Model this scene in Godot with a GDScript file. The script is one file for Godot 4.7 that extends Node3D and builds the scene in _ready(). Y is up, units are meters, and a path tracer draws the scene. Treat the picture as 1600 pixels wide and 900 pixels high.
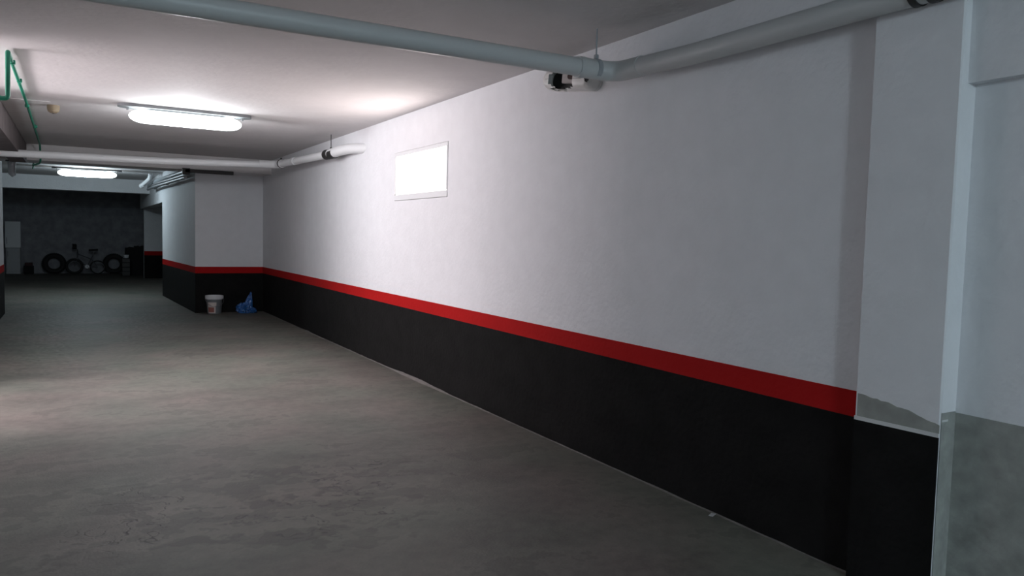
extends Node3D

const WX := 3.069      # inner face of the long right wall
const CY := 2.795      # ceiling height
var M := {}
var used := {}

func _ready():
	# ---------------------------------------------------------------- camera, sky, exposure
	var cam := Camera3D.new()
	cam.name = "camera"
	cam.position = Vector3(0, 1.5, 0)
	cam.rotation_degrees = Vector3(-3.717, -29.699, 1.3755)
	cam.fov = 41.2925
	cam.near = 0.05
	cam.far = 120.0
	add_child(cam)
	cam.current = true
	var env := Environment.new()
	env.background_mode = Environment.BG_COLOR
	env.background_color = Color(0, 0, 0)
	env.tonemap_mode = Environment.TONE_MAPPER_LINEAR
	env.tonemap_exposure = 1.0
	env.sdfgi_enabled = true
	env.ssao_enabled = true
	env.ssil_enabled = true
	var we := WorldEnvironment.new()
	we.name = "world_environment"
	we.environment = env
	add_child(we)
	# large soft lights; the lamps' own lights are in ceiling_lamp()
	area("window_light", Vector3(WX - 0.02, 2.155, -7.36), Vector3(0, 90, 0), Vector2(1.24, 0.38), Color(1.0, 0.95, 0.94), 2.0)
	area("bay_work_light", Vector3(-3.85, 1.7, -7.6), Vector3(0, -90, 0), Vector2(1.7, 0.5), Color(1.0, 0.95, 0.97), 22.0)
	make_materials()
	build_shell()
	build_pipes()
	build_lamps()
	build_floor_things()
	build_far_things()


# ------------------------------------------------------------------ bookkeeping
func numbered(called: String) -> String:
	var n: int = used.get(called, 0)
	used[called] = n + 1
	return called if n == 0 else "%s_%03d" % [called, n]

func tag(o: Node, label: String, category: String, group := "") -> Node:
	o.set_meta("label", label)
	o.set_meta("category", category)
	if group:
		o.set_meta("group", group)
	return o

func thing(called: String, label: String, category: String, at: Vector3, turn := 0.0, group := "") -> Node3D:
	var o := Node3D.new()
	o.name = numbered(called)
	add_child(o)
	o.position = at
	o.rotation.y = turn
	tag(o, label, category, group)
	return o

func put(called: String, st: SurfaceTool, mat: Material, parent: Node = null) -> MeshInstance3D:
	var o := MeshInstance3D.new()
	o.mesh = st.commit()
	o.material_override = mat
	o.cast_shadow = GeometryInstance3D.SHADOW_CASTING_SETTING_ON
	if parent == null:
		o.name = numbered(called)
		add_child(o)
	else:
		o.name = called
		parent.add_child(o, true)
	return o

func struct(called: String, st: SurfaceTool, mat: Material, label := "", category := "") -> MeshInstance3D:
	var o := put(called, st, mat)
	o.set_meta("kind", "structure")
	if label:
		tag(o, label, category)
	return o

func area(called: String, at: Vector3, rot: Vector3, size: Vector2, col: Color, energy: float, parent: Node = null) -> void:
	var l := AreaLight3D.new()
	l.name = called
	l.position = at
	l.rotation_degrees = rot
	l.area_size = size
	l.light_color = col
	l.light_energy = energy
	l.area_range = 40.0
	l.area_attenuation = 2.0
	l.shadow_enabled = true
	(self if parent == null else parent).add_child(l, true)


# ------------------------------------------------------------------ mesh tools
func mb() -> SurfaceTool:
	var st := SurfaceTool.new()
	st.begin(Mesh.PRIMITIVE_TRIANGLES)
	return st

func tri(st: SurfaceTool, a: Vector3, b: Vector3, c: Vector3, na: Vector3, nb: Vector3, nc: Vector3) -> void:
	var g := (b - a).cross(c - a)
	if g.length_squared() < 1e-16:
		return
	# Godot's front faces run clockwise: geometric normal (ccw) must oppose the shading normal
	if g.dot(na + nb + nc) > 0.0:
		var t := b; b = c; c = t
		t = nb; nb = nc; nc = t
	st.set_normal(na); st.set_uv(Vector2(a.x, a.z)); st.add_vertex(a)
	st.set_normal(nb); st.set_uv(Vector2(b.x, b.z)); st.add_vertex(b)
	st.set_normal(nc); st.set_uv(Vector2(c.x, c.z)); st.add_vertex(c)

func quad(st: SurfaceTool, a: Vector3, b: Vector3, c: Vector3, d: Vector3, n: Vector3) -> void:
	tri(st, a, b, c, n, n, n)
	tri(st, a, c, d, n, n, n)

func box(st: SurfaceTool, lo: Vector3, hi: Vector3, xf := Transform3D()) -> void:
	var p := func(x, y, z): return xf * Vector3(x, y, z)
	var B := xf.basis
	quad(st, p.call(lo.x, lo.y, lo.z), p.call(lo.x, hi.y, lo.z), p.call(lo.x, hi.y, hi.z), p.call(lo.x, lo.y, hi.z), B * Vector3.LEFT)
	quad(st, p.call(hi.x, lo.y, lo.z), p.call(hi.x, hi.y, lo.z), p.call(hi.x, hi.y, hi.z), p.call(hi.x, lo.y, hi.z), B * Vector3.RIGHT)
	quad(st, p.call(lo.x, lo.y, lo.z), p.call(hi.x, lo.y, lo.z), p.call(hi.x, lo.y, hi.z), p.call(lo.x, lo.y, hi.z), B * Vector3.DOWN)
	quad(st, p.call(lo.x, hi.y, lo.z), p.call(hi.x, hi.y, lo.z), p.call(hi.x, hi.y, hi.z), p.call(lo.x, hi.y, hi.z), B * Vector3.UP)
	quad(st, p.call(lo.x, lo.y, lo.z), p.call(hi.x, lo.y, lo.z), p.call(hi.x, hi.y, lo.z), p.call(lo.x, hi.y, lo.z), B * Vector3.FORWARD)
	quad(st, p.call(lo.x, lo.y, hi.z), p.call(hi.x, lo.y, hi.z), p.call(hi.x, hi.y, hi.z), p.call(lo.x, hi.y, hi.z), B * Vector3.BACK)

# a box with chamfered edges all round
func cbox(st: SurfaceTool, lo: Vector3, hi: Vector3, c: float, xf := Transform3D()) -> void:
	var ctr := (lo + hi) * 0.5
	var h := (hi - lo) * 0.5
	var B := xf.basis
	for ax in 3:
		for s in [-1.0, 1.0]:
			var u := (ax + 1) % 3
			var v := (ax + 2) % 3
			var pts: Array[Vector3] = []
			for q in [[-1, -1], [1, -1], [1, 1], [-1, 1]]:
				var p := Vector3.ZERO
				p[ax] = s * h[ax]
				p[u] = q[0] * (h[u] - c)
				p[v] = q[1] * (h[v] - c)
				pts.append(xf * (ctr + p))
			var n := Vector3.ZERO
			n[ax] = s
			quad(st, pts[0], pts[1], pts[2], pts[3], B * n)
			# edges towards +u
			for t in [-1.0, 1.0]:
				var e: Array[Vector3] = []
				for q in [-1, 1]:
					var p1 := Vector3.ZERO
					p1[ax] = s * h[ax]; p1[u] = t * (h[u] - c); p1[v] = q * (h[v] - c)
					e.append(xf * (ctr + p1))
				for q in [1, -1]:
					var p2 := Vector3.ZERO
					p2[ax] = s * (h[ax] - c); p2[u] = t * h[u]; p2[v] = q * (h[v] - c)
					e.append(xf * (ctr + p2))
				var en := Vector3.ZERO
				en[ax] = s; en[u] = t
				quad(st, e[0], e[1], e[2], e[3], B * en.normalized())
	for sx in [-1.0, 1.0]:
		for sy in [-1.0, 1.0]:
			for sz in [-1.0, 1.0]:
				var n3 := (B * Vector3(sx, sy, sz)).normalized()
				tri(st, xf * (ctr + Vector3(sx * h.x, sy * (h.y - c), sz * (h.z - c))), xf * (ctr + Vector3(sx * (h.x - c), sy * h.y, sz * (h.z - c))), xf * (ctr + Vector3(sx * (h.x - c), sy * (h.y - c), sz * h.z)), n3, n3, n3)

# vertical prism over a plan outline of (x, z) points
func prism(st: SurfaceTool, plan: Array, y0: float, y1: float) -> void:
	var poly := PackedVector2Array(plan)
	var idx := Geometry2D.triangulate_polygon(poly)
	for i in range(0, idx.size(), 3):
		for s in [[y0, Vector3.DOWN], [y1, Vector3.UP]]:
			tri(st, Vector3(poly[idx[i]].x, s[0], poly[idx[i]].y), Vector3(poly[idx[i + 1]].x, s[0], poly[idx[i + 1]].y), Vector3(poly[idx[i + 2]].x, s[0], poly[idx[i + 2]].y), s[1], s[1], s[1])
	var area2 := 0.0
	for i in poly.size():
		var a := poly[i]
		var b := poly[(i + 1) % poly.size()]
		area2 += a.x * b.y - b.x * a.y
	for i in poly.size():
		var a := poly[i]
		var b := poly[(i + 1) % poly.size()]
		var d := b - a
		var n := Vector3(d.y, 0, -d.x).normalized() * signf(area2)
		quad(st, Vector3(a.x, y0, a.y), Vector3(b.x, y0, b.y), Vector3(b.x, y1, b.y), Vector3(a.x, y1, a.y), n)

# extrude an outline (in a plane) along a vector
func extrude(st: SurfaceTool, pts: Array, v: Vector3) -> void:
	var n0 := Vector3.ZERO
	var c := Vector3.ZERO
	for i in pts.size():
		n0 += pts[i].cross(pts[(i + 1) % pts.size()])
		c += pts[i]
	c /= pts.size()
	n0 = n0.normalized()
	var ax := (pts[1] - pts[0] as Vector3).normalized()
	var ay := n0.cross(ax)
	var poly := PackedVector2Array()
	for p in pts:
		poly.append(Vector2((p - c).dot(ax), (p - c).dot(ay)))
	var idx := Geometry2D.triangulate_polygon(poly)
	var nv := v.normalized()
	for i in range(0, idx.size(), 3):
		tri(st, pts[idx[i]], pts[idx[i + 1]], pts[idx[i + 2]], -nv, -nv, -nv)
		tri(st, pts[idx[i]] + v, pts[idx[i + 1]] + v, pts[idx[i + 2]] + v, nv, nv, nv)
	for i in pts.size():
		var a: Vector3 = pts[i]
		var b: Vector3 = pts[(i + 1) % pts.size()]
		var n := (b - a).cross(n0).normalized()
		quad(st, a, b, b + v, a + v, n)

func frame_of(t: Vector3) -> Array:
	var up := Vector3.UP if absf(t.y) < 0.9 else Vector3.RIGHT
	var u := t.cross(up).normalized()
	return [u, u.cross(t).normalized()]

# a round tube along a polyline, capped; radii may be a float or an array
func tube(st: SurfaceTool, path: Array, r, seg := 16, caps := true) -> void:
	var rings := []
	var u := Vector3.ZERO
	for i in path.size():
		var t: Vector3
		if i == 0: t = (path[1] - path[0]).normalized()
		elif i == path.size() - 1: t = (path[i] - path[i - 1]).normalized()
		else: t = ((path[i + 1] - path[i]).normalized() + (path[i] - path[i - 1]).normalized()).normalized()
		if i == 0: u = frame_of(t)[0]
		else: u = (u - t * u.dot(t)).normalized()
		var v := t.cross(u)
		var rr: float = r[i] if r is Array else r
		var ring := []
		for k in seg:
			var a := TAU * k / seg
			var n := u * cos(a) + v * sin(a)
			ring.append([path[i] + n * rr, n])
		rings.append([ring, t, path[i]])
	for i in path.size() - 1:
		for k in seg:
			var a = rings[i][0][k]
			var b = rings[i][0][(k + 1) % seg]
			var c = rings[i + 1][0][(k + 1) % seg]
			var d = rings[i + 1][0][k]
			tri(st, a[0], b[0], c[0], a[1], b[1], c[1])
			tri(st, a[0], c[0], d[0], a[1], c[1], d[1])
	if caps:
		for e in [[0, -1.0], [path.size() - 1, 1.0]]:
			var R = rings[e[0]]
			var n: Vector3 = R[1] * e[1]
			for k in seg:
				tri(st, R[2], R[0][k][0], R[0][(k + 1) % seg][0], n, n, n)

# straight ends with rounded corners
func rounded(pts: Array, r: float, n := 8) -> Array:
	var out := [pts[0]]
	for i in range(1, pts.size() - 1):
		var a: Vector3 = (pts[i - 1] - pts[i]).normalized()
		var b: Vector3 = (pts[i + 1] - pts[i]).normalized()
		for k in n + 1:
			var t := float(k) / n
			var p0: Vector3 = pts[i] + a * r
			var p1: Vector3 = pts[i] + b * r
			out.append(p0.lerp(pts[i], t).lerp((pts[i] as Vector3).lerp(p1, t), t))
	out.append(pts[-1])
	return out

# profile of (radius, height) turned about y
func lathe(st: SurfaceTool, prof: Array, seg := 32, xf := Transform3D()) -> void:
	var B := xf.basis
	for i in prof.size() - 1:
		var d: Vector2 = prof[i + 1] - prof[i]
		if d.length() < 1e-6: continue
		var nn := Vector2(d.y, -d.x).normalized()
		for k in seg:
			var a0 := TAU * k / seg
			var a1 := TAU * (k + 1) / seg
			var P := func(p: Vector2, a: float): return xf * Vector3(p.x * cos(a), p.y, p.x * sin(a))
			var n0 := B * Vector3(nn.x * cos(a0), nn.y, nn.x * sin(a0))
			var n1 := B * Vector3(nn.x * cos(a1), nn.y, nn.x * sin(a1))
			tri(st, P.call(prof[i], a0), P.call(prof[i], a1), P.call(prof[i + 1], a1), n0, n1, n1)
			tri(st, P.call(prof[i], a0), P.call(prof[i + 1], a1), P.call(prof[i + 1], a0), n0, n1, n0)

# torus about an axis
func torus(st: SurfaceTool, c: Vector3, axis: Vector3, R: float, r: float, squash := 1.0, seg := 40, seg2 := 14) -> void:
	var f := frame_of(axis)
	for i in seg:
		for j in seg2:
			var q := []
			for o in [[0, 0], [1, 0], [1, 1], [0, 1]]:
				var a: float = TAU * (i + o[0]) / seg
				var b: float = TAU * (j + o[1]) / seg2
				var rad: Vector3 = f[0] * cos(a) + f[1] * sin(a)
				var n := rad * cos(b) + axis * sin(b)
				q.append([c + rad * (R + r * cos(b)) + axis * (r * squash * sin(b)), n])
			tri(st, q[0][0], q[1][0], q[2][0], q[0][1], q[1][1], q[2][1])
			tri(st, q[0][0], q[2][0], q[3][0], q[0][1], q[2][1], q[3][1])

# outline of a stadium (long axis x) in the x-z plane
func stadium(l: float, w: float, n := 12) -> Array:
	var out := []
	for s in [1.0, -1.0]:
		for k in n + 1:
			var a: float = -PI / 2 + PI * k / n + (0.0 if s > 0 else PI)
			out.append(Vector2(s * (l - w) * 0.5 + cos(a) * w * 0.5, sin(a) * w * 0.5))
	return out

# a stadium-shaped dome hanging below y = top
func stadium_dome(st: SurfaceTool, l: float, w: float, h: float, top: float, keep = null, rows := 10) -> void:
	var rings := []
	for j in rows + 1:
		var t := float(j) / rows
		var a := t * PI / 2
		var k := pow(cos(a), 0.55)        # a full, boxy section
		var inset := (1.0 - k) * w * 0.5
		var y := top - h * pow(sin(a), 0.8)
		rings.append([stadium(l - inset * 2.0, maxf(w - inset * 2.0, 0.002)), y])
	var n: int = rings[0][0].size()
	for j in rows:
		for i in n:
			var i2 := (i + 1) % n
			var A := Vector3(rings[j][0][i].x, rings[j][1], rings[j][0][i].y)
			var Bp := Vector3(rings[j][0][i2].x, rings[j][1], rings[j][0][i2].y)
			var C := Vector3(rings[j + 1][0][i2].x, rings[j + 1][1], rings[j + 1][0][i2].y)
			var D := Vector3(rings[j + 1][0][i].x, rings[j + 1][1], rings[j + 1][0][i].y)
			var parts := 12 if A.distance_to(Bp) > w else 1
			for k in parts:
				var t0 := float(k) / parts
				var t1 := float(k + 1) / parts
				var a2 := A.lerp(Bp, t0)
				var b2 := A.lerp(Bp, t1)
				var c2 := D.lerp(C, t1)
				var d2 := D.lerp(C, t0)
				var ctr := (a2 + b2 + c2 + d2) * 0.25
				if keep != null and not keep.call(ctr): continue
				var out := Vector3(ctr.x - clampf(ctr.x, -(l - w) * 0.5, (l - w) * 0.5), 0, ctr.z)
				var nrm := (b2 - a2).cross(d2 - a2).normalized()
				if nrm.dot(out + Vector3(0, -0.02, 0)) < 0: nrm = -nrm
				quad(st, a2, b2, c2, d2, nrm)


# a lens: a long round-ended body, long axis x, half height ry, half width rz
func capsule(st: SurfaceTool, l: float, ry: float, rz: float, y: float, e0: float) -> void:
	var sec := []
	for k in 11:
		var a := PI / 2 * (1.0 - k / 10.0)
		sec.append([-l / 2 + e0 - e0 * sin(a), cos(a), -sin(a)])
	for k in 11:
		var a := PI / 2 * k / 10.0
		sec.append([l / 2 - e0 + e0 * sin(a), cos(a), sin(a)])
	for i in sec.size() - 1:
		for k in 24:
			var q := []
			for o in [[0, 0], [1, 0], [1, 1], [0, 1]]:
				var e = sec[i + o[0]]
				var b: float = TAU * (k + o[1]) / 24.0
				q.append([Vector3(e[0], y + ry * e[1] * cos(b), rz * e[1] * sin(b)), Vector3(e[2], e[1] * cos(b), e[1] * sin(b) * ry / rz).normalized()])
			tri(st, q[0][0], q[1][0], q[2][0], q[0][1], q[1][1], q[2][1])
			tri(st, q[0][0], q[2][0], q[3][0], q[0][1], q[2][1], q[3][1])


# ------------------------------------------------------------------ materials
func lin(r: float, g: float, b: float) -> Color:
	return Color(r, g, b).linear_to_srgb()

func noise(seed_: int, freq: float, oct := 3) -> FastNoiseLite:
	var n := FastNoiseLite.new()
	n.seed = seed_
	n.noise_type = FastNoiseLite.TYPE_SIMPLEX_SMOOTH
	n.frequency = freq
	n.fractal_octaves = oct
	return n

func plain(col: Color, rough := 0.6, metal := 0.0) -> StandardMaterial3D:
	var m := StandardMaterial3D.new()
	m.albedo_color = col
	m.roughness = rough
	m.metallic = metal
	return m

func tex(im: Image) -> ImageTexture:
	im.generate_mipmaps()
	return ImageTexture.create_from_image(im)

# a grey-scale tile that only varies a colour a little round white
func mottle(seed_: int, freq: float, lo: float, hi: float, size := 512, oct := 5) -> ImageTexture:
	var im := noise(seed_, freq, oct).get_seamless_image(size, size)
	im.convert(Image.FORMAT_RGB8)
	var d := im.get_data()
	for i in d.size():
		d[i] = int(255.0 * lerpf(lo, hi, d[i] / 255.0))
	return tex(Image.create_from_data(size, size, false, Image.FORMAT_RGB8, d))

func bump(seed_: int, freq: float, strength: float, size := 512, oct := 4) -> ImageTexture:
	var im := noise(seed_, freq, oct).get_seamless_image(size, size)
	im.convert(Image.FORMAT_RGBA8)
	im.bump_map_to_normal_map(strength)
	return tex(im)

func textured(col: Color, rough: float, t: Texture2D, nrm: Texture2D, scale: float, nscale := 0.4) -> StandardMaterial3D:
	var m := plain(col, rough)
	m.albedo_texture = t
	m.uv1_triplanar = true
	m.uv1_world_triplanar = true
	m.uv1_scale = Vector3.ONE * scale
	if nrm:
		m.normal_enabled = true
		m.normal_texture = nrm
		m.normal_scale = nscale
	return m

func make_materials() -> void:
	var plaster := mottle(3, 0.012, 0.975, 1.0)
	var plaster_n := bump(5, 0.05, 3.0)
	var grime := mottle(9, 0.01, 0.8, 1.0)
	M.white_wall = textured(lin(0.74, 0.74, 0.76), 0.75, plaster, plaster_n, 0.7, 0.25)
	M.ceiling = textured(lin(0.68, 0.65, 0.65), 0.85, plaster, plaster_n, 0.5, 0.14)
	M.black = textured(lin(0.0125, 0.0119, 0.0117), 0.8, grime, plaster_n, 0.7, 0.25)
	M.black.metallic_specular = 0.2
	M.red = textured(lin(0.37, 0.011, 0.011), 0.7, plaster, plaster_n, 0.7, 0.2)
	M.red.metallic_specular = 0.15
	M.old_grey = textured(lin(0.36, 0.37, 0.345), 0.6, mottle(21, 0.02, 0.82, 1.0), plaster_n, 0.8, 0.25)
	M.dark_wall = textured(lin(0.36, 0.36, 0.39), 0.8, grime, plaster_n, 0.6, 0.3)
	M.bare = textured(lin(0.36, 0.36, 0.35), 0.85, grime, plaster_n, 0.6, 0.3)
	M.tape = plain(lin(0.62, 0.62, 0.62), 0.6)
	M.pvc = plain(lin(0.54, 0.55, 0.55), 0.4)
	M.pvc_dark = plain(lin(0.32, 0.34, 0.36), 0.4)
	M.white_metal = plain(lin(0.75, 0.75, 0.76), 0.4)
	M.steel = plain(lin(0.25, 0.25, 0.26), 0.45, 0.7)
	M.dark_steel = plain(lin(0.035, 0.033, 0.033), 0.5, 0.3)
	M.green = plain(lin(0.01, 0.22, 0.13), 0.45)
	M.rubber = plain(lin(0.012, 0.012, 0.013), 0.7)
	M.brown = plain(lin(0.22, 0.17, 0.11), 0.7)
	M.lens = plain(lin(0.8, 0.8, 0.8), 0.4)
	M.lens.emission_enabled = true
	M.lens.emission = Color(0.96, 1.0, 1.0)
	M.lens.emission_energy_multiplier = 10.0
	M.pane = plain(lin(0.8, 0.8, 0.8), 0.3)
	M.pane.emission_enabled = true
	M.pane.emission = Color(1.0, 0.99, 0.97)
	M.pane.emission_energy_multiplier = 1.4
	M.lamp_base = plain(lin(0.16, 0.17, 0.18), 0.6)
	M.brown_beam = textured(lin(0.15, 0.125, 0.125), 0.8, grime, plaster_n, 0.6, 0.2)
	M.frame = plain(lin(0.7, 0.7, 0.71), 0.5)
	M.gap = plain(lin(0.25, 0.25, 0.25), 0.8)
	M.bucket = plain(lin(0.16, 0.17, 0.18), 0.4)
	M.bucket_rim = plain(lin(0.68, 0.68, 0.7), 0.4)
	M.paper = plain(lin(0.6, 0.52, 0.49), 0.8)
	M.print_red = plain(lin(0.28, 0.10, 0.08), 0.8)
	M.bag = plain(lin(0.012, 0.11, 0.36), 0.35)
	M.bag.clearcoat_enabled = true
	M.mortar = textured(lin(0.17, 0.155, 0.145), 0.9, grime, plaster_n, 2.0, 0.5)
	M.cloth = plain(lin(0.012, 0.012, 0.014), 0.9)
	M.bike_paint = plain(lin(0.06, 0.06, 0.07), 0.4)
	M.cabinet = plain(lin(0.42, 0.43, 0.45), 0.5)
	M.pale = plain(lin(0.75, 0.76, 0.78), 0.4)
	M.dull_red = plain(lin(0.05, 0.015, 0.018), 0.7)
	M.shell = plain(lin(0.72, 0.70, 0.68), 0.35)
	M.inside = plain(lin(0.010, 0.009, 0.009), 0.6)
	M.tray = plain(lin(0.38, 0.34, 0.33), 0.6)
	M.rust = plain(lin(0.06, 0.03, 0.025), 0.8)


# the concrete: patches, stains, hair cracks and flaked screed, painted as colour and as height
func concrete(x0: float, z0: float, wx: float, wz: float, w: int, h: int) -> StandardMaterial3D:
	var n1 := noise(11, 0.35, 3)
	var n2 := noise(12, 1.6, 4)
	var n3 := noise(13, 9.0, 3)
	var n4 := noise(14, 60.0, 2)
	var n5 := noise(15, 0.8, 2)
	var nw := noise(16, 2.2, 3)
	var nc := noise(17, 1.5, 4)
	var d := PackedByteArray()
	d.resize(w * h * 3)
	var hb := PackedByteArray()
	hb.resize(w * h)
	var at := 0
	for j in h:
		var z := z0 + wz * (j + 0.5) / h
		for i in w:
			var x := x0 + wx * (i + 0.5) / w
			var a := n1.get_noise_2d(x, z)
			var b := n2.get_noise_2d(x * 0.6, z * 1.1)
			var c := n3.get_noise_2d(x, z)
			var g := n4.get_noise_2d(x, z)
			var t := 0.130 * (1.0 + 0.30 * a + 0.34 * b + 0.20 * c + 0.14 * g)
			# flaked area of screed
			var ex := (x - 1.0) / 1.15
			var ez := (z + 4.35) / 0.75
			var m := exp(-(ex * ex + ez * ez))
			var wob := nw.get_noise_2d(x * 1.0, z * 1.0)
			var ridge := absf(nc.get_noise_2d(x * 0.8 + wob * 0.5, z * 1.5 + wob * 0.3))
			var hgt := 128.0 + 14.0 * g + 12.0 * c
			if m > 0.05:
				var mm := minf(m * 1.5, 1.0)
				# worn-through patches with ragged edges, and a few long cracks
				var worn := smoothstep(0.02, 0.16, nw.get_noise_2d(x * 0.9 + 7.0, z * 1.5 + 3.0) + 0.6 * c + 0.1 * (m - 0.6))
				t *= 1.0 - 0.34 * worn * mm
				hgt -= 26.0 * worn * mm
				var cr := 1.0 - smoothstep(0.006, 0.030, ridge)
				var some := smoothstep(0.05, 0.3, nw.get_noise_2d(x * 0.5 - 4.0, z * 0.5 + 9.0) + 0.25)
				t *= 1.0 - 0.7 * cr * some * smoothstep(0.2, 0.6, m)
				hgt -= 60.0 * cr * some * smoothstep(0.2, 0.6, m)
			# oil and water stains
			var s := smoothstep(0.28, 0.42, b + 0.3 * c)
			t *= 1.0 - 0.3 * s
			var q := 0.5 + 0.9 * n5.get_noise_2d(x, z)
			var col := Color(t * lerpf(0.97, 1.12, q), t * lerpf(1.0, 0.98, q), t * lerpf(0.83, 0.86, q)).linear_to_srgb()
			d[at * 3] = int(clampf(col.r, 0, 1) * 255.0)
			d[at * 3 + 1] = int(clampf(col.g, 0, 1) * 255.0)
			d[at * 3 + 2] = int(clampf(col.b, 0, 1) * 255.0)
			hb[at] = int(clampf(hgt, 0, 255))
			at += 1
	var m2 := plain(Color.WHITE, 0.62)
	m2.albedo_texture = tex(Image.create_from_data(w, h, false, Image.FORMAT_RGB8, d))
	var hi := Image.create_from_data(w, h, false, Image.FORMAT_L8, hb)
	hi.convert(Image.FORMAT_RGBA8)
	hi.bump_map_to_normal_map(4.0)
	m2.normal_enabled = true
	m2.normal_texture = tex(hi)
	m2.normal_scale = 0.5
	m2.uv1_scale = Vector3(1.0 / wx, 1.0 / wz, 1)
	m2.uv1_offset = Vector3(-x0 / wx, -z0 / wz, 0)
	return m2


# ------------------------------------------------------------------ the room
func paint_band(wall: Node, a: Vector2, b: Vector2, out: Vector2, top := 0.846, mid := 0.727) -> void:
	# black dado and red stripe as paint coats a few millimetres thick, from a to b in plan
	var o := out.normalized() * 0.004
	for s in [["painted_dado", M.black, 0.0, mid], ["painted_stripe", M.red, mid, top]]:
		var st := mb()
		prism(st, [a, b, b + o, a + o], s[2], s[3])
		put(s[0], st, s[1], wall)

func build_shell() -> void:
	# floor: near part finely drawn, the rest coarser
	var fl := mb()
	box(fl, Vector3(-2.2, -0.2, -9.0), Vector3(3.3, 0, 0.6))
	var near := concrete(-2.2, -9.0, 5.5, 9.6, 1000, 1750)
	var f := struct("floor", fl, near, "worn grey concrete garage floor with flaked patches", "floor")
	for r in [[-7.0, -31.0, 5.0, -9.0], [-7.0, -9.0, -2.2, 6.0], [-2.2, 0.6, 3.3, 6.0]]:
		var st := mb()
		box(st, Vector3(r[0], -0.2, r[1]), Vector3(r[2], 0, r[3]))
		put("floor_slab", st, concrete(r[0], r[1], r[2] - r[0], r[3] - r[1], 420, 560), f)
	# mortar left along the foot of the wall
	var ridge := noise(31, 3.0, 4)
	var rd := mb()
	var prev := []
	for i in 141:
		var z := -14.9 + 12.7 * i / 140.0
		var k := 0.5 + 0.5 * ridge.get_noise_2d(z, 0.0)
		var big: float = exp(-pow((z + 7.35) / 0.6, 2.0)) + 0.5 * exp(-pow((z + 11.7) / 0.15, 2.0))
		var w := 0.008 + 0.016 * k * k + 0.022 * big
		var hh := 0.004 + 0.008 * k * k + 0.018 * big
		var ring := [Vector3(WX - 0.003, hh * 1.1, z), Vector3(WX - 0.35 * w, hh, z), Vector3(WX - 0.75 * w, hh * 0.55, z), Vector3(WX - w, -0.002, z)]
		if prev:
			for j in 3:
				var n: Vector3 = (ring[j + 1] - ring[j]).cross(Vector3(0, 0, -1)).normalized()
				if n.y < 0: n = -n
				quad(rd, prev[j], ring[j], ring[j + 1], prev[j + 1], n)
		prev = ring
	put("mortar_ridge", rd, M.mortar, f)

	# ceiling
	var ce := mb()
	box(ce, Vector3(-7, CY, -31), Vector3(5, CY + 0.25, 6))
	var cl := struct("ceiling", ce, M.ceiling, "off-white painted concrete garage ceiling", "ceiling")
	# the slab joint that ends at the little round fitting
	var sj := mb()
	box(sj, Vector3(-1.09, CY - 0.006, -9.36), Vector3(-0.22, CY, -9.33))
	put("slab_joint", sj, M.ceiling, cl)

	# right wall with the window opening
	var wr := mb()
	for r in [[-15.2, -8.06, 0.0, CY], [-6.66, -1.80, 0.0, CY], [-8.06, -6.66, 0.0, 1.88], [-8.06, -6.66, 2.405, CY]]:
		box(wr, Vector3(WX, r[2], r[0]), Vector3(WX + 0.25, r[3], r[1]))
	var w1 := struct("wall_right", wr, M.white_wall, "long white plastered wall with black dado and red stripe", "wall")
	paint_band(w1, Vector2(WX, -14.95), Vector2(WX, -2.15), Vector2(-1, 0))
	build_pilaster()

	# near stretch of the right wall, set back, with a beam over it
	var wn := mb()
	box(wn, Vector3(3.10, 0, -1.79), Vector3(3.32, CY, 6))
	var w2 := struct("wall_right_near", wn, M.white_wall, "white wall stretch at the right edge with an old grey dado", "wall")
	var gd := mb()
	box(gd, Vector3(3.097, 0, -1.775), Vector3(3.1, 0.762, 6))
	put("painted_dado", gd, M.old_grey, w2)
	var gd2 := mb()
	box(gd2, Vector3(3.0965, 0.762, -1.775), Vector3(3.1, 0.837, 6))
	put("painted_border", gd2, M.old_grey, w2)
	var bn := mb()
	box(bn, Vector3(3.045, 2.15, -1.78), Vector3(3.1, CY, 6))
	put("beam", bn, M.white_wall, w2)

	# wall across the far end of the aisle, right part
	var wb := mb()
	prism(wb, [Vector2(1.875, -14.95), Vector2(WX + 0.25, -14.95), Vector2(WX + 0.25, -19.1), Vector2(1.70, -19.1)], 0, CY)
	var w3 := struct("wall_back", wb, M.white_wall, "white projecting corner block with black dado and red stripe", "wall")
	paint_band(w3, Vector2(1.872, -14.95), Vector2(WX, -14.95), Vector2(0, 1))
	paint_band(w3, Vector2(1.875, -14.947), Vector2(1.70, -19.1), Vector2(-1, -0.04))

	# beam over the mouth of the far bay and a second one before the dark end
	var b1 := mb()
	box(b1, Vector3(-1.3, 2.545, -14.9), Vector3(WX, CY, -14.25))
	struct("trim_1", b1, M.ceiling, "white downstand beam behind the far white pipe", "beam")
	var b2 := mb()
	box(b2, Vector3(-7, 2.45, -23.0), Vector3(1.8, CY, -22.5))
	struct("trim_2", b2, M.white_wall, "grey downstand beam in front of the dark end wall", "beam")
	# lintel over the side opening
	var lt := mb()
	box(lt, Vector3(1.70, 2.13, -26.0), Vector3(1.95, CY, -19.1))
	struct("trim_3", lt, M.white_wall, "white lintel over the side opening at the far corner", "beam")
	# long beam on the left
	var b4 := mb()
	box(b4, Vector3(-0.88, 2.5, -14.25), Vector3(-0.665, CY, -9.3))
	struct("trim_4", b4, M.brown_beam, "long dark brown ceiling beam along the upper left edge", "beam")

	# end wall behind the side opening, dark end wall
	var we := mb()
	box(we, Vector3(1.8, 0, -26.3), Vector3(5, CY, -26.0))
	var w4 := struct("wall_far_right", we, M.white_wall, "far white wall strip with black dado and red stripe", "wall")
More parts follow.
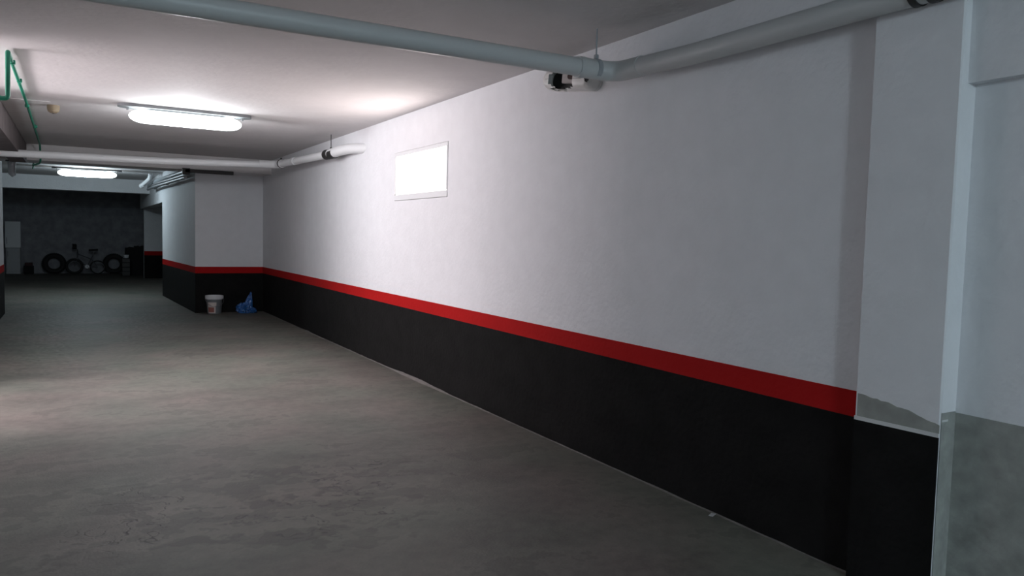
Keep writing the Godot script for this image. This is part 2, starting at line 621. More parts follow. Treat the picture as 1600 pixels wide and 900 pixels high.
	paint_band(w4, Vector2(1.8, -26.0), Vector2(5, -26.0), Vector2(0, 1), 0.842, 0.71)
	var wd := mb()
	box(wd, Vector3(-7, 0, -29.3), Vector3(2.35, CY, -29.0))
	struct("wall_far", wd, M.dark_wall, "dark unlit end wall behind the bicycle and tyres", "wall")
	var we2 := mb()
	box(we2, Vector3(2.1, 0, -29.0), Vector3(2.35, CY, -26.3))
	struct("wall_far_side", we2, M.dark_wall)
	var we3 := mb()
	box(we3, Vector3(4.75, 0, -26.0), Vector3(5, CY, -19.1))
	struct("wall_side_passage", we3, M.white_wall)

	# left side: wall beside the aisle, then the bay that the light comes from
	var wl := mb()
	box(wl, Vector3(-1.35, 0, -15.7), Vector3(-1.09, CY, -8.55))
	var w5 := struct("wall_left", wl, M.white_wall, "white wall end with red stripe at the left edge", "wall")
	paint_band(w5, Vector2(-1.09, -15.7), Vector2(-1.09, -8.55), Vector2(1, 0))
	for p in [["wall_left_bay", Vector3(-4.6, 0, -8.8), Vector3(-1.35, CY, -8.55)], ["wall_left_bay", Vector3(-4.6, 0, -6.6), Vector3(-1.09, CY, -6.3)],
			["wall_left_rear", Vector3(-4.85, 0, -8.8), Vector3(-4.6, CY, -6.3)], ["wall_left_near", Vector3(-3.2, 0, -6.3), Vector3(-2.95, CY, 6)],
			["wall_front", Vector3(-3.2, 0, 5.75), Vector3(3.3, CY, 6)], ["wall_left_far", Vector3(-7.2, 0, -29.3), Vector3(-7, CY, -15.7)],
			["wall_left_far", Vector3(-7, 0, -15.95), Vector3(-1.35, CY, -15.7)]]:
		var st := mb()
		box(st, p[1], p[2])
		struct(p[0], st, M.white_wall)

	# lit window panel high in the right wall
	var wf := Node3D.new()
	wf.name = numbered("window_1")
	add_child(wf)
	wf.position = Vector3(WX, 2.14, -7.36)
	wf.set_meta("kind", "structure")
	tag(wf, "glowing white window panel high in the right wall", "window")
	var hw := 0.70
	for r in [["frame_rail", -0.26, -0.193, -hw, hw], ["frame_rail", 0.222, 0.265, -hw, hw], ["frame_stile", -0.193, 0.222, -hw, -0.668], ["frame_stile", -0.193, 0.222, 0.664, hw]]:
		var st := mb()
		cbox(st, Vector3(-0.006, r[1] + 0.003, r[3] + 0.003), Vector3(0.05, r[2] - (0.003 if r[0] == "frame_rail" else 0.0), r[4] - 0.003), 0.003)
		put(r[0], st, M.frame, wf)
	var pn := mb()
	box(pn, Vector3(0.004, -0.195, -0.67), Vector3(0.012, 0.224, 0.666))
	put("pane", pn, M.pane, wf)
	var bk := mb()
	box(bk, Vector3(0.05, -0.26, -hw), Vector3(0.25, 0.265, hw))
	put("back_box", bk, M.gap, wf)

func build_pilaster() -> void:
	var st := mb()
	prism(st, [Vector2(WX + 0.02, -2.155), Vector2(3.004, -2.155), Vector2(3.0, -2.151), Vector2(3.0, -1.777), Vector2(3.006, -1.77), Vector2(3.14, -1.77), Vector2(3.14, -1.9)], 0, CY)
	var p := struct("wall_pilaster", st, M.white_wall, "shallow white pilaster with black base and pale tape line", "pilaster")
	var bl := mb()
	extrude(bl, [Vector3(3.0, 0, -2.155), Vector3(3.0, 0, -1.772), Vector3(3.0, 0.742, -1.772), Vector3(3.0, 0.735, -2.155)], Vector3(-0.004, 0, 0))
	put("painted_dado", bl, M.black, p)
	var tp := mb()
	extrude(tp, [Vector3(3.0, 0.735, -2.155), Vector3(3.0, 0.742, -1.772), Vector3(3.0, 0.758, -1.772), Vector3(3.0, 0.752, -2.155)], Vector3(-0.005, 0, 0))
	put("masking_tape", tp, M.tape, p)
	# what is left of the old grey paint, with a brushed upper edge
	var n := noise(44, 9.0, 3)
	var pts := [Vector3(3.0, 0.758, -1.772), Vector3(3.0, 0.752, -2.145)]
	for i in 21:
		var t := i / 20.0
		pts.append(Vector3(3.0, lerpf(0.853, 0.788, t) + 0.008 * n.get_noise_1d(t * 2.0) + 0.012 * sin(t * 3.0), lerpf(-2.145, -1.772, t)))
	var og := mb()
	extrude(og, pts, Vector3(-0.0015, 0, 0))
	put("old_paint", og, M.old_grey, p)
	var rp := mb()
	box(rp, Vector3(3.004, 0, -1.77), Vector3(3.097, 0.842, -1.7675))
	put("return_paint", rp, M.old_grey, p)
	var mk := mb()
	box(mk, Vector3(3.006, 0.806, -1.7675), Vector3(3.045, 0.814, -1.766))
	put("paint_mark", mk, M.tape, p)


# ------------------------------------------------------------------ pipes
func ring_clamp(parent: Node, c: Vector3, axis: Vector3, r: float, rod_top: float, mat: Material) -> void:
	var st := mb()
	var a := axis.normalized()
	tube(st, [c - a * 0.015, c + a * 0.015], r + 0.005, 24)
	cbox(st, c + Vector3(-0.012, r, -0.012), c + Vector3(0.012, r + 0.03, 0.012), 0.003)
	var o := put("pipe_clamp", st, mat, parent)
	if rod_top > 0:
		var rs := mb()
		tube(rs, [c + Vector3(0, r + 0.02, 0), Vector3(c.x, rod_top, c.z)], 0.005, 8)
		put("hanger_rod", rs, mat, o)

func build_pipes() -> void:
	# near drain: across the aisle, elbow, then along the right wall towards the camera
	var p := thing("drain_pipe", "thick pale drain pipe crossing the near ceiling and turning along the wall", "pipe", Vector3(0, 0, 0))
	var st := mb()
	tube(st, [Vector3(-2.95, 2.55, -3.92), Vector3(2.74, 2.55, -3.92)], 0.055, 28)
	put("cross_run", st, M.pvc, p)
	st = mb()
	tube(st, rounded([Vector3(2.70, 2.55, -3.92), Vector3(2.94, 2.548, -3.92), Vector3(2.945, 2.545, -3.66)], 0.13, 12), 0.061, 28)
	put("elbow", st, M.pvc, p)
	st = mb()
	tube(st, [Vector3(2.945, 2.545, -3.70), Vector3(2.94, 2.528, -3.2), Vector3(2.935, 2.525, 4.0)], 0.057, 28)
	put("wall_run", st, M.pvc, p)
	st = mb()
	tube(st, [Vector3(2.70, 2.55, -3.92), Vector3(2.655, 2.55, -3.92)], 0.064, 28)
	put("coupling", st, M.pvc, p)
	ring_clamp(p, Vector3(2.79, 2.553, -3.915), Vector3(1, 0, 0), 0.056, CY, M.pvc_dark)
	ring_clamp(p, Vector3(2.94, 2.527, -1.93), Vector3(0, 0, 1), 0.058, CY, M.dark_steel)
	ring_clamp(p, Vector3(2.94, 2.527, -1.86), Vector3(0, 0, 1), 0.058, -1, M.dark_steel)

	# far drain
	var q := thing("drain_pipe", "thin white drain pipe crossing the far ceiling below the beam", "pipe", Vector3(0, 0, 0))
	st = mb()
	tube(st, [Vector3(-1.6, 2.468, -12.3), Vector3(1.07, 2.50, -12.3), Vector3(2.62, 2.552, -12.3)], 0.052, 20)
	put("cross_run", st, M.white_metal, q)
	st = mb()
	tube(st, rounded([Vector3(2.46, 2.556, -12.3), Vector3(2.74, 2.56, -12.3), Vector3(2.757, 2.56, -12.05)], 0.13, 10), 0.061, 20)
	put("elbow", st, M.white_metal, q)
	st = mb()
	tube(st, [Vector3(2.745, 2.56, -12.2), Vector3(2.905, 2.545, -9.95)], 0.052, 20)
	put("wall_run", st, M.white_metal, q)
	st = mb()
	tube(st, rounded([Vector3(2.90, 2.545, -9.98), Vector3(2.935, 2.565, -9.65), Vector3(2.98, 2.57, -9.38), Vector3(3.16, 2.555, -9.0)], 0.12, 8), 0.064, 20)
	put("end_bend", st, M.white_metal, q)
	st = mb()
	tube(st, [Vector3(2.79, 2.556, -11.5), Vector3(2.797, 2.555, -11.4)], 0.058, 20)
	put("coupling", st, M.white_metal, q)
	ring_clamp(q, Vector3(2.905, 2.547, -9.96), Vector3(0.07, -0.005, 1), 0.055, CY, M.dark_steel)
	st = mb()
	tube(st, [Vector3(2.892, 2.546, -10.13), Vector3(2.914, 2.544, -9.82)], 0.066, 20)
	put("rubber_sleeve", st, M.dark_steel, q)
	ring_clamp(q, Vector3(2.752, 2.562, -12.09), Vector3(0.07, 0, 1), 0.060, -1, M.dark_steel)

	# green water pipe: up, along the ceiling, down over the beam
	var g := thing("water_pipe", "green plastic water pipe bent down at the upper left corner", "pipe", Vector3(0, 0, 0))
	st = mb()
	tube(st, rounded([Vector3(-1.2, 2.43, -6.75), Vector3(-0.425, 2.43, -6.75), Vector3(-0.42, 2.768, -6.75), Vector3(-0.42, 2.768, -7.0)], 0.025, 6), 0.0165, 14)
	put("riser", st, M.green, g)
	st = mb()
	tube(st, rounded([Vector3(-0.42, 2.768, -6.95), Vector3(-0.43, 2.768, -9.2), Vector3(-0.475, 2.768, -13.95), Vector3(-0.475, 2.50, -14.2), Vector3(-0.60, 2.49, -14.6), Vector3(-0.62, 2.60, -15.6), Vector3(-0.78, 2.72, -19.0)], 0.12, 6), 0.0135, 12)
	put("ceiling_run", st, M.green, g)
	for z in [-7.15, -8.0, -9.6, -11.5]:
		st = mb()
		var x := -0.42 if z > -9.0 else -0.44
		cbox(st, Vector3(x - 0.016, 2.75, z - 0.012), Vector3(x + 0.024, 2.783, z + 0.012), 0.004)
		box(st, Vector3(x - 0.004, 2.782, z - 0.006), Vector3(x + 0.004, CY, z + 0.006))
		put("pipe_clip", st, M.green, g)

	# dark drain stub hanging behind the far pipe on the left
	var ds := thing("drain_stub", "short dark pipe stub under the beam at the upper left", "pipe", Vector3(-0.88, 2.30, -14.55))
	st = mb()
	tube(st, [Vector3(0, 0.245, 0), Vector3(0.0, 0.04, 0.0), Vector3(0.03, 0.0, 0.0)], [0.06, 0.05, 0.035], 16)
	put("stub", st, M.pvc_dark, ds)
	st = mb()
	tube(st, [Vector3(0, 0.225, 0), Vector3(0, 0.25, 0)], 0.085, 16)
	put("collar", st, M.dark_steel, ds)

	# three conduits along the side of the far white block
	var ys := [2.60, 2.52, 2.45]
	var rr := [0.045, 0.03, 0.03]
	var lab := ["upper grey conduit along the far white block, topmost of three", "middle grey conduit along the far white block", "lowest grey conduit along the far white block"]
	for i in 3:
		var c := thing("conduit", lab[i], "pipe", Vector3(0, 0, 0), 0.0, "conduits along the far white block")
		st = mb()
		var x0 := 1.81 - 0.05 * i
		tube(st, [Vector3(x0, ys[i], -14.95), Vector3(x0 - 0.19, ys[i] + 0.01, -19.0 - 0.0 * i), Vector3(x0 - 0.20, ys[i] + 0.02, -21.5 + 0.5 * i)], rr[i], 14)
		put("run", st, M.pvc_dark if i == 0 else M.steel, c)
		st = mb()
		tube(st, [Vector3(x0 - 0.09, ys[i], -17.0), Vector3(x0 - 0.095, ys[i], -17.12)], rr[i] + 0.008, 14)
		put("coupling", st, M.steel, c)
	var wp := thing("branch_pipe", "white branch pipe end sticking out by the far lintel", "pipe", Vector3(0, 0, 0))
	st = mb()
	tube(st, rounded([Vector3(1.50, CY, -19.6), Vector3(1.49, 2.68, -19.7), Vector3(1.36, 2.535, -20.2)], 0.06, 6), 0.045, 16)
	put("run", st, M.white_metal, wp)
	st = mb()
	tube(st, [Vector3(1.385, 2.56, -20.11), Vector3(1.352, 2.525, -20.235)], 0.056, 16)
	put("end_cap", st, M.white_metal, wp)

	# dark steel channel under the beam
	var ch := thing("steel_channel", "dark steel channel fixed under the far beam", "bracket", Vector3(1.98, 2.52, -14.22))
	st = mb()
	cbox(st, Vector3(-0.36, -0.030, -0.03), Vector3(0.43, 0.032, 0.03), 0.004)
	put("bar", st, M.dark_steel, ch)
	st = mb()
	cbox(st, Vector3(-0.40, -0.07, -0.03), Vector3(-0.28, 0.045, 0.03), 0.004)
	put("end_plate", st, M.dark_steel, ch)


# ------------------------------------------------------------------ lamps
func ceiling_lamp(at: Vector3, label: String, col: Color, energy: float, turn := 0.0, lens_mat: Material = null) -> void:
	var t := thing("ceiling_lamp", label, "lamp", at, turn, "oval ceiling lamps")
	var st := mb()
	prism(st, stadium(1.34, 0.22), -0.032, 0.0)
	put("base_plate", st, M.lamp_base, t)
	st = mb()
	prism(st, stadium(0.80, 0.10), -0.06, -0.032)
	put("body", st, M.lamp_base, t)
	st = mb()
	capsule(st, 1.13, 0.072, 0.10, -0.112, 0.17)
	put("lens", st, lens_mat if lens_mat else M.lens, t)
	for s in [-1.0, 1.0]:
		st = mb()
		cbox(st, Vector3(s * 0.575 - 0.010, -0.06, -0.015), Vector3(s * 0.575 + 0.010, -0.03, 0.015), 0.003)
		put("latch", st, M.steel, t)
	var l := OmniLight3D.new()
	l.name = "lamp_light"
	l.position = Vector3(0, -0.20, 0)
	l.light_color = col
	l.light_energy = energy
	l.light_size = 0.05 if at.z < 0.0 else 0.22
	l.omni_range = 40.0
	l.omni_attenuation = 2.0
	l.shadow_enabled = true
	t.add_child(l, true)

func build_lamps() -> void:
	ceiling_lamp(Vector3(1.05, CY, -9.0), "large glowing oval ceiling lamp in the middle of the aisle", Color(0.97, 0.98, 1.0), 2.3, deg_to_rad(2.0))
	ceiling_lamp(Vector3(0.225, CY, -19.2), "smaller-looking glowing oval ceiling lamp beyond the far white pipe", Color(0.85, 0.95, 1.0), 2.0)
	ceiling_lamp(Vector3(0.9, CY, 3.2), "oval ceiling lamp behind the viewpoint", Color(0.85, 0.95, 1.0), 9.5)

	# work lamp in the left bay
	var wl := thing("work_lamp", "bright work lamp on a stand inside the left bay", "lamp", Vector3(-3.95, 0, -7.6))
	var st := mb()
	cbox(st, Vector3(-0.10, 1.42, -0.88), Vector3(0.05, 1.98, 0.88), 0.02)
	put("housing", st, M.dark_steel, wl)
	st = mb()
	box(st, Vector3(0.05, 1.45, -0.85), Vector3(0.06, 1.95, 0.85))
	put("lens", st, M.lens, wl)
	for a in 3:
		st = mb()
		var ang := TAU * a / 3.0
		tube(st, [Vector3(0, 1.42, 0), Vector3(0.35 * cos(ang), 0.01, 0.35 * sin(ang))], 0.014, 8)
		put("leg", st, M.dark_steel, wl)

	# broken bulkhead light hanging askew on the wall
	var b := thing("bulkhead_light", "broken white bulkhead light hanging askew below the near pipe", "lamp", Vector3(WX, 2.615, -4.53))
	var L := 0.62
	var holder := Node3D.new()
	holder.name = "casing"
	# dome axis points out of the wall (-x); long axis runs along the wall, tipped down towards the camera
	var bas := Basis(Vector3(0, -sin(0.15), cos(0.15)), Vector3(1, 0, 0), Vector3(0, cos(0.15), sin(0.15)))
	var xf := Transform3D(bas, Vector3.ZERO)
	var put_x := func(called, s, m):
		var o: MeshInstance3D = put(called, s, m, b)
		o.transform = xf
		return o
	holder.free()
	st = mb()
	prism(st, stadium(L, 0.15), -0.018, 0.0)
	put_x.call("back_tray", st, M.shell)
	# cover with its upper left part broken away
	st = mb()
	var ns := noise(77, 9.0, 2)
	stadium_dome(st, L - 0.01, 0.145, 0.10, -0.018, func(c: Vector3):
		var w := ns.get_noise_2d(c.x, c.y * 3.0) * 0.03
		var hole: bool = c.x > -0.17 + w and c.x < 0.10 + w and c.z < 0.066 and c.z > -0.067 + w
		var slit: bool = c.x > 0.0 and c.x < 0.25 and c.z > 0.02 + w and c.z < 0.06
		var crack: bool = absf(c.x - 0.275) < 0.012 and c.z > -0.02
		return not (hole or slit or crack), 18)
	put_x.call("broken_cover", st, M.shell)
	st = mb()
	prism(st, stadium(L - 0.06, 0.115), -0.024, -0.0185)
	put_x.call("dark_inside", st, M.inside)
	st = mb()
	cbox(st, Vector3(-0.085, -0.075, -0.025), Vector3(0.10, -0.024, 0.05), 0.006)
	put_x.call("gear_tray", st, M.tray)
	st = mb()
	tube(st, [Vector3(0.03, -0.085, 0.018), Vector3(0.15, -0.09, 0.012)], 0.018, 12)
	put_x.call("lamp_holder", st, M.rust)


# ------------------------------------------------------------------ things on the floor
func build_floor_things() -> void:
	# bucket
	var b := thing("bucket", "grey plastic paint bucket with a white rim by the black dado", "bucket", Vector3(2.17, 0, -14.74))
	var st := mb()
	lathe(st, [Vector2(0.0, 0.0), Vector2(0.112, 0.0), Vector2(0.118, 0.006), Vector2(0.138, 0.285), Vector2(0.133, 0.285), Vector2(0.112, 0.012), Vector2(0, 0.012)], 36)
	put("body", st, M.bucket, b)
	st = mb()
	lathe(st, [Vector2(0.134, 0.268), Vector2(0.152, 0.268), Vector2(0.157, 0.276), Vector2(0.159, 0.322), Vector2(0.154, 0.332), Vector2(0.140, 0.332), Vector2(0.136, 0.326), Vector2(0.133, 0.30), Vector2(0.0, 0.298)], 36)
	put("rim", st, M.bucket_rim, b)
	# printed label round the front left
	for s in [["label_print", M.paper, 0.125, 0.215, 0.0], ["label_print", M.paper, 0.02, 0.125, 0.0], ["label_stripe", M.print_red, 0.035, 0.125, 0.001]]:
		st = mb()
		var a0 := 1.45 if s[0] == "label_print" else 1.75
		var a1 := 2.65 if s[0] == "label_print" else 2.6
		if s[2] < 0.03: a0 = 1.55
		for k in 10:
			var p := []
			for o in [[0, s[2]], [1, s[2]], [1, s[3]], [0, s[3]]]:
				var a: float = lerpf(a0, a1, (k + o[0]) / 10.0)
				var y: float = o[1]
				if y > 0.1 and y < 0.13 and s[0] == "label_print": y -= 0.03 * (k + o[0]) / 10.0 - 0.03
				var r: float = 0.1195 + 0.02 * y / 0.279 + 0.0012 + s[4]
				p.append([Vector3(cos(a) * r, y, sin(a) * r), Vector3(cos(a), 0, sin(a))])
			tri(st, p[0][0], p[1][0], p[2][0], p[0][1], p[1][1], p[2][1])
			tri(st, p[0][0], p[2][0], p[3][0], p[0][1], p[2][1], p[3][1])
		put(s[0], st, s[1], b)
	st = mb()
	var hp := []
	for k in 17:
		var a := PI * k / 16.0
		hp.append(Vector3(0.158 * cos(a), 0.27 - 0.13 * sin(a), 0.02 + 0.158 * sin(a) * 0.95))
	tube(st, hp, 0.0035, 6)
	put("handle", st, M.steel, b)

	# crumpled blue bag: a low sack with a pointed knot
	var bag := thing("plastic_bag", "crumpled blue plastic bag slumped in the far corner", "bag", Vector3(2.715, 0, -14.70))
	st = mb()
	var n := noise(52, 6.0, 3)
	# three crumpled lumps: the fat sack, its pointed neck, a flat fold on the right
	for e in [[Vector3(-0.05, 0.085, 0.0), Vector3(0.125, 0.105, 0.10), 0.0], [Vector3(0.02, 0.10, -0.01), Vector3(0.10, 0.27, 0.075), 0.34], [Vector3(0.10, 0.045, 0.02), Vector3(0.085, 0.06, 0.075), 0.0]]:
		var rows := 22
		var seg := 32
		var P := func(j: int, i: int) -> Vector3:
			var th := PI * j / rows
			var a := TAU * (i % seg) / seg
			var d := Vector3(sin(th) * cos(a), cos(th), sin(th) * sin(a))
			var taper := 1.0 - 0.62 * smoothstep(-0.2, 1.0, d.y) if e[2] > 0.0 else 1.0
			var crease := absf(n.get_noise_3dv(d * 0.35 + e[0] * 3.0))
			var p: Vector3 = Vector3(d.x * taper, d.y, d.z * taper) * e[1] * (1.12 - 0.95 * crease) + e[0]
			p.x += e[2] * maxf(p.y - 0.1, 0.0) * 0.75
			p.y = maxf(p.y, 0.002)
			return p
		for j in rows:
			for i in seg:
				var q := [P.call(j, i), P.call(j, i + 1), P.call(j + 1, i + 1), P.call(j + 1, i)]
				var c := (q[0] + q[1] + q[2] + q[3]) * 0.25 as Vector3
				var nn: Vector3 = (q[2] - q[0]).cross(q[3] - q[1]).normalized()
				if nn.dot(c - e[0]) < 0: nn = -nn
				quad(st, q[0], q[1], q[2], q[3], nn)
	put("sack", st, M.bag, bag)
	st = mb()
	tube(st, [Vector3(0.078, 0.335, -0.012), Vector3(0.084, 0.365, -0.012), Vector3(0.092, 0.385, -0.008)], [0.012, 0.009, 0.003], 8)
	put("knot", st, M.bag, bag)
	st = mb()
	for k in 12:
		var a0 := PI * k / 12.0
		var a1 := PI * (k + 1) / 12.0
		var f := func(a: float, r: float): return Vector3(0.10 + cos(a) * r, 0.004 + 0.05 * absf(sin(a * 2.3)) * (0.16 - r) * 8.0, 0.03 + sin(a) * r * 0.6)
		quad(st, f.call(a0, 0.03), f.call(a1, 0.03), f.call(a1, 0.10), f.call(a0, 0.10), Vector3.UP)
	put("loose_flap", st, M.bag, bag)

	# scrap of paper at the foot of the black dado
	st = mb()
	var sp := [Vector3(-0.022, 0.002, -0.01), Vector3(0.004, 0.010, -0.016), Vector3(0.024, 0.004, -0.004), Vector3(0.012, 0.012, 0.012), Vector3(-0.014, 0.003, 0.014)]
	extrude(st, sp, Vector3(0.001, 0.002, 0))
	var sc := put("paper_scrap", st, M.pale)
	sc.position = Vector3(3.03, 0.0, -3.02)
	tag(sc, "tiny white paper scrap at the foot of the long black dado", "litter")

	# round fitting on the ceiling
	var rf := thing("junction_box", "small round brown junction box on the ceiling left of the lamp", "junction box", Vector3(-0.20, CY, -9.6))
	st = mb()
	lathe(st, [Vector2(0, -0.082), Vector2(0.03, -0.080), Vector2(0.05, -0.066), Vector2(0.058, -0.045), Vector2(0.06, 0.0)], 24)
	put("cover", st, M.brown, rf)
	st = mb()
	lathe(st, [Vector2(0, -0.088), Vector2(0.010, -0.088), Vector2(0.012, -0.080)], 12)
	put("screw", st, M.dark_steel, rf)


# ------------------------------------------------------------------ things in the dark far end
func make_tyre(label: String, x: float, lean: float) -> void:
	var R := 0.335
	var t := thing("tyre", label, "tyre", Vector3(x, 0, -28.72), 0.0, "loose tyres leaning on the dark wall")
	t.rotation.x = -lean
	var st := mb()
	torus(st, Vector3(0, R, 0), Vector3(0, 0, 1), 0.255, 0.082, 1.15)
	put("carcass", st, M.rubber, t)
	st = mb()
	for k in 36:
		var a := TAU * k / 36.0
		var xf := Transform3D(Basis(Vector3(0, 0, 1), a), Vector3(0, R, 0))
		box(st, Vector3(0.325, -0.018, -0.07), Vector3(0.342, 0.018, 0.07), xf)
	put("tread", st, M.rubber, t)
	st = mb()
	torus(st, Vector3(0, R, 0.06), Vector3(0, 0, 1), 0.195, 0.012)
	put("bead", st, M.rubber, t)

func build_far_things() -> void:
	make_tyre("black loose tyre leaning on the dark wall, left of the small bicycle", -0.635, 0.12)
	make_tyre("black loose tyre leaning on the dark wall, right of the small bicycle", 1.075, 0.12)

	# small bicycle
	var b := thing("bicycle", "small dark childs bicycle leaning on the dark wall between two tyres", "bicycle", Vector3(0.26, 0, -28.38))
	b.rotation.x = -0.06
	var fw := Vector3(-0.33, 0.26, 0)
	var rw := Vector3(0.33, 0.235, 0)
	for w in [["front_wheel", fw, 0.215, 0.045], ["rear_wheel", rw, 0.205, 0.022]]:
		var st := mb()
		torus(st, w[1], Vector3(0, 0, 1), w[2], w[3], 1.0, 36, 10)
		var wheel := put(w[0], st, M.rubber, b)
		st = mb()
		torus(st, w[1], Vector3(0, 0, 1), w[2] - w[3], 0.008, 1.0, 32, 8)
		put("rim", st, M.steel, wheel)
		st = mb()
		for k in 14:
			var a := TAU * k / 14.0
			tube(st, [w[1] + Vector3(0, 0, 0.02 * (1 if k % 2 else -1)), w[1] + Vector3(cos(a), sin(a), 0) * (w[2] - w[3])], 0.0015, 4, false)
		put("spokes", st, M.steel, wheel)
		st = mb()
		tube(st, [w[1] + Vector3(0, 0, -0.04), w[1] + Vector3(0, 0, 0.04)], 0.016, 10)
		put("hub", st, M.steel, wheel)
	var head_lo := Vector3(-0.25, 0.53, 0)
	var head_hi := Vector3(-0.225, 0.66, 0)
	var bb := Vector3(0.03, 0.25, 0)
	var seat_top := Vector3(0.20, 0.62, 0)
	var fr := mb()
	for e in [[head_lo, bb, 0.018], [head_hi, Vector3(0.15, 0.50, 0), 0.015], [bb, seat_top, 0.016], [head_lo, head_hi, 0.020]]:
		tube(fr, [e[0], e[1]], e[2], 10)
	for s in [-1, 1]:
		tube(fr, [bb + Vector3(0, 0, 0.03 * s), rw + Vector3(0, 0, 0.045 * s)], 0.009, 8)
		tube(fr, [Vector3(0.15, 0.50, 0.02 * s), rw + Vector3(0, 0, 0.045 * s)], 0.008, 8)
	put("frame", fr, M.bike_paint, b)
	var fk := mb()
	for s in [-1, 1]:
		tube(fk, [head_lo + Vector3(0, -0.02, 0.03 * s), Vector3(-0.27, 0.46, 0.045 * s), fw + Vector3(0, 0, 0.045 * s)], 0.011, 8)
	tube(fk, [head_lo + Vector3(0, -0.02, -0.04), head_lo + Vector3(0, -0.02, 0.04)], 0.014, 8)
	put("fork", fk, M.bike_paint, b)
	var mg := mb()
	for k in 14:
		var a0 := deg_to_rad(20 + 120.0 * k / 14)
		var a1 := deg_to_rad(20 + 120.0 * (k + 1) / 14)
		var r := 0.275
		extrude(mg, [fw + Vector3(cos(a0) * r, sin(a0) * r, -0.035), fw + Vector3(cos(a1) * r, sin(a1) * r, -0.035), fw + Vector3(cos(a1) * r, sin(a1) * r, 0.035), fw + Vector3(cos(a0) * r, sin(a0) * r, 0.035)], Vector3(0, 0.004, 0))
	put("mudguard", mg, M.bike_paint, b)
	var hb := mb()
	tube(hb, rounded([Vector3(-0.36, 0.96, -0.24), Vector3(-0.33, 0.95, -0.12), Vector3(-0.24, 0.78, 0), Vector3(-0.33, 0.95, 0.12), Vector3(-0.36, 0.96, 0.24)], 0.05, 6), 0.012, 8)
	tube(hb, [head_hi, Vector3(-0.24, 0.80, 0)], 0.014, 8)
	var hbar := put("handlebar", hb, M.dark_steel, b)
	for s in [-1, 1]:
		var gp := mb()
		tube(gp, [Vector3(-0.345, 0.955, 0.17 * s), Vector3(-0.365, 0.962, 0.27 * s)], 0.02, 10)
		put("grip", gp, M.rubber, hbar)
	var bx := mb()
	cbox(bx, Vector3(-0.38, 0.82, -0.10), Vector3(-0.26, 0.98, 0.10), 0.02)
	put("front_basket", bx, M.cloth, b)
	var sd := mb()
	var outl := [Vector3(0.08, 0.75, -0.02), Vector3(0.08, 0.75, 0.02), Vector3(0.20, 0.76, 0.055), Vector3(0.32, 0.77, 0.085), Vector3(0.345, 0.77, 0.0), Vector3(0.32, 0.77, -0.085), Vector3(0.20, 0.76, -0.055)]
	extrude(sd, outl, Vector3(0, 0.065, 0))
	put("saddle", sd, M.rubber, b)
	var spst := mb()
	tube(spst, [seat_top, Vector3(0.225, 0.755, 0)], 0.013, 8)
	put("seat_post", spst, M.steel, b)
	var cw := mb()
	tube(cw, [bb + Vector3(0, 0, 0.04), bb + Vector3(0, 0, 0.046)], 0.065, 24)
	put("chainring", cw, M.steel, b)
	for s in [-1.0, 1.0]:
		var ck := mb()
		var pe := bb + Vector3(0.09 * s, -0.07 * s, 0.065 * s)
		tube(ck, [bb + Vector3(0, 0, 0.06 * s), pe], 0.008, 8)
		var crank := put("crank", ck, M.steel, b)
		var pd := mb()
		cbox(pd, pe + Vector3(-0.04, -0.01, -0.035 + 0.04 * s), pe + Vector3(0.04, 0.01, 0.035 + 0.04 * s), 0.004)
		put("pedal", pd, M.rubber, crank)

	# black covered heap in the right corner, a crate with a pale tub on it in front
	var hp := thing("covered_heap", "black cloth-covered heap in the dark right corner", "heap", Vector3(1.66, 0, -28.1))
	var st := mb()
	var n := noise(61, 3.0, 3)
	var N := 20
	var f := func(face: int, u: float, v: float) -> Vector3:
		var p: Vector3
		var w := 0.27
		var dd := 0.35
		var hgt := 0.93
		match face:
			0: p = Vector3(lerpf(-w, w, u), v * hgt, dd)
			1: p = Vector3(-w, v * hgt, lerpf(-dd, dd, u))
			2: p = Vector3(w, v * hgt, lerpf(-dd, dd, u))
			3: p = Vector3(lerpf(-w, w, u), v * hgt, -dd)
			_: p = Vector3(lerpf(-w, w, u), hgt, lerpf(-dd, dd, v))
		var flare := 1.12 - 0.16 * p.y
		var k := n.get_noise_3dv(p * 1.5)
		var drape := 1.0 + 0.06 * sin(p.x * 22.0 + p.z * 17.0) * (1.0 - p.y)
		return Vector3(p.x * flare * drape + 0.02 * k, p.y * (1.0 + 0.08 * k) - (0.05 if p.y > 0.9 and p.x < 0 else 0.0), p.z * flare * drape)
	for face in 5:
		for i in N:
			for j in N:
				var a: Vector3 = f.call(face, i / float(N), j / float(N))
				var b2: Vector3 = f.call(face, (i + 1) / float(N), j / float(N))
				var c: Vector3 = f.call(face, (i + 1) / float(N), (j + 1) / float(N))
				var d: Vector3 = f.call(face, i / float(N), (j + 1) / float(N))
				var nn := (b2 - a).cross(d - a).normalized()
				if nn.dot(a - Vector3(0, 0.45, 0)) < 0: nn = -nn
				quad(st, a, b2, c, d, nn)
	put("cloth_cover", st, M.cloth, hp)
	st = mb()
	for y in [0.25, 0.6]:
		st = mb()
		torus(st, Vector3(0, y, 0), Vector3(0, 1, 0), 0.36, 0.006, 1.0, 24, 6)
		put("cord", st, M.rubber, hp)

	var ct := thing("crate", "dark crate under the pale tub beside the covered heap", "crate", Vector3(1.36, 0, -27.35))
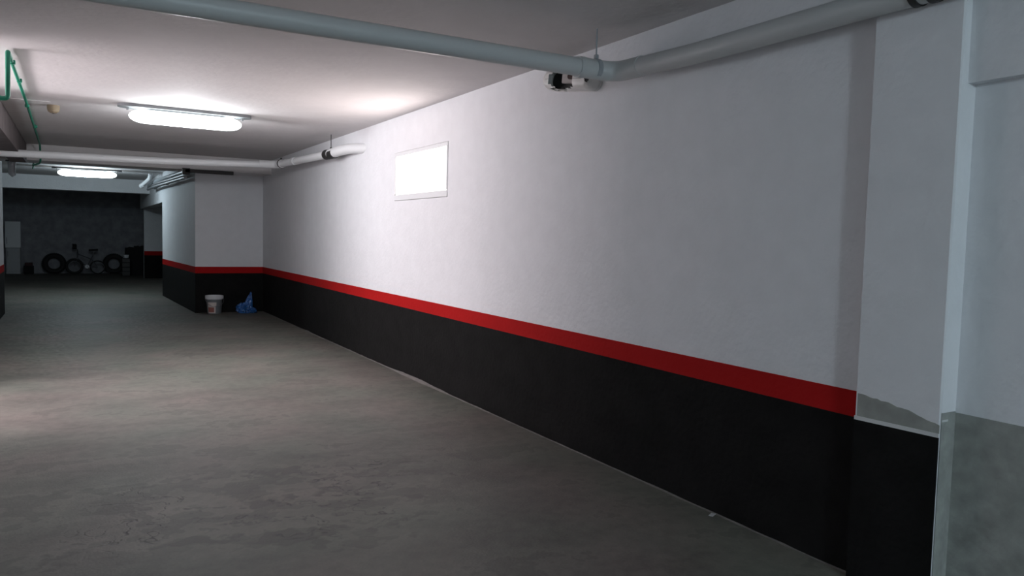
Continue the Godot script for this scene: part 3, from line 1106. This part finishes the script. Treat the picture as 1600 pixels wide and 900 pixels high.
	for k in 4:
		st = mb()
		cbox(st, Vector3(-0.11, 0.02 + 0.14 * k, 0.12), Vector3(0.11, 0.14 + 0.14 * k, 0.135), 0.003)
		put("slat", st, M.dark_steel, ct)
	st = mb()
	cbox(st, Vector3(-0.11, 0.0, -0.13), Vector3(0.11, 0.57, 0.12), 0.006)
	put("body", st, M.cloth, ct)
	var tb := thing("tub", "pale plastic tub lying on the dark crate", "tub", Vector3(1.37, 0.58, -27.33))
	st = mb()
	lathe(st, [Vector2(0, 0), Vector2(0.07, 0), Vector2(0.085, 0.09), Vector2(0.0, 0.09)], 20)
	put("body", st, M.pale, tb)
	st = mb()
	lathe(st, [Vector2(0.088, 0.085), Vector2(0.09, 0.10), Vector2(0.0, 0.104)], 20)
	put("lid", st, M.pale, tb)

	# tall cabinet at the left of the dark end
	var cb := thing("cabinet", "tall grey cabinet with a pale upper door at the dark left", "cabinet", Vector3(-1.74, 0, -28.75))
	st = mb()
	cbox(st, Vector3(-0.20, 0.0, -0.24), Vector3(0.19, 1.62, 0.0), 0.01)
	put("body", st, M.cabinet, cb)
	st = mb()
	cbox(st, Vector3(-0.21, 0.83, 0.0), Vector3(0.205, 1.655, 0.05), 0.008)
	var ud := put("upper_door", st, M.pale, cb)
	st = mb()
	cbox(st, Vector3(-0.17, 0.95, 0.05), Vector3(-0.155, 1.15, 0.075), 0.004)
	put("handle", st, M.steel, ud)
	st = mb()
	cbox(st, Vector3(-0.175, 0.08, 0.0), Vector3(0.185, 0.815, 0.03), 0.008)
	var ld := put("lower_door", st, M.cabinet, cb)
	st = mb()
	cbox(st, Vector3(-0.15, 0.55, 0.03), Vector3(-0.135, 0.72, 0.055), 0.004)
	put("handle", st, M.steel, ld)

	# low dark red box beside the cabinet
	var rb := thing("box", "low dark box with a reddish top beside the pale cabinet", "box", Vector3(-1.33, 0, -28.75))
	st = mb()
	cbox(st, Vector3(-0.13, 0, -0.15), Vector3(0.13, 0.26, 0.15), 0.008)
	put("body", st, M.cloth, rb)
	st = mb()
	cbox(st, Vector3(-0.10, 0.26, -0.13), Vector3(0.10, 0.36, 0.13), 0.01)
	put("lid", st, M.dull_red, rb)
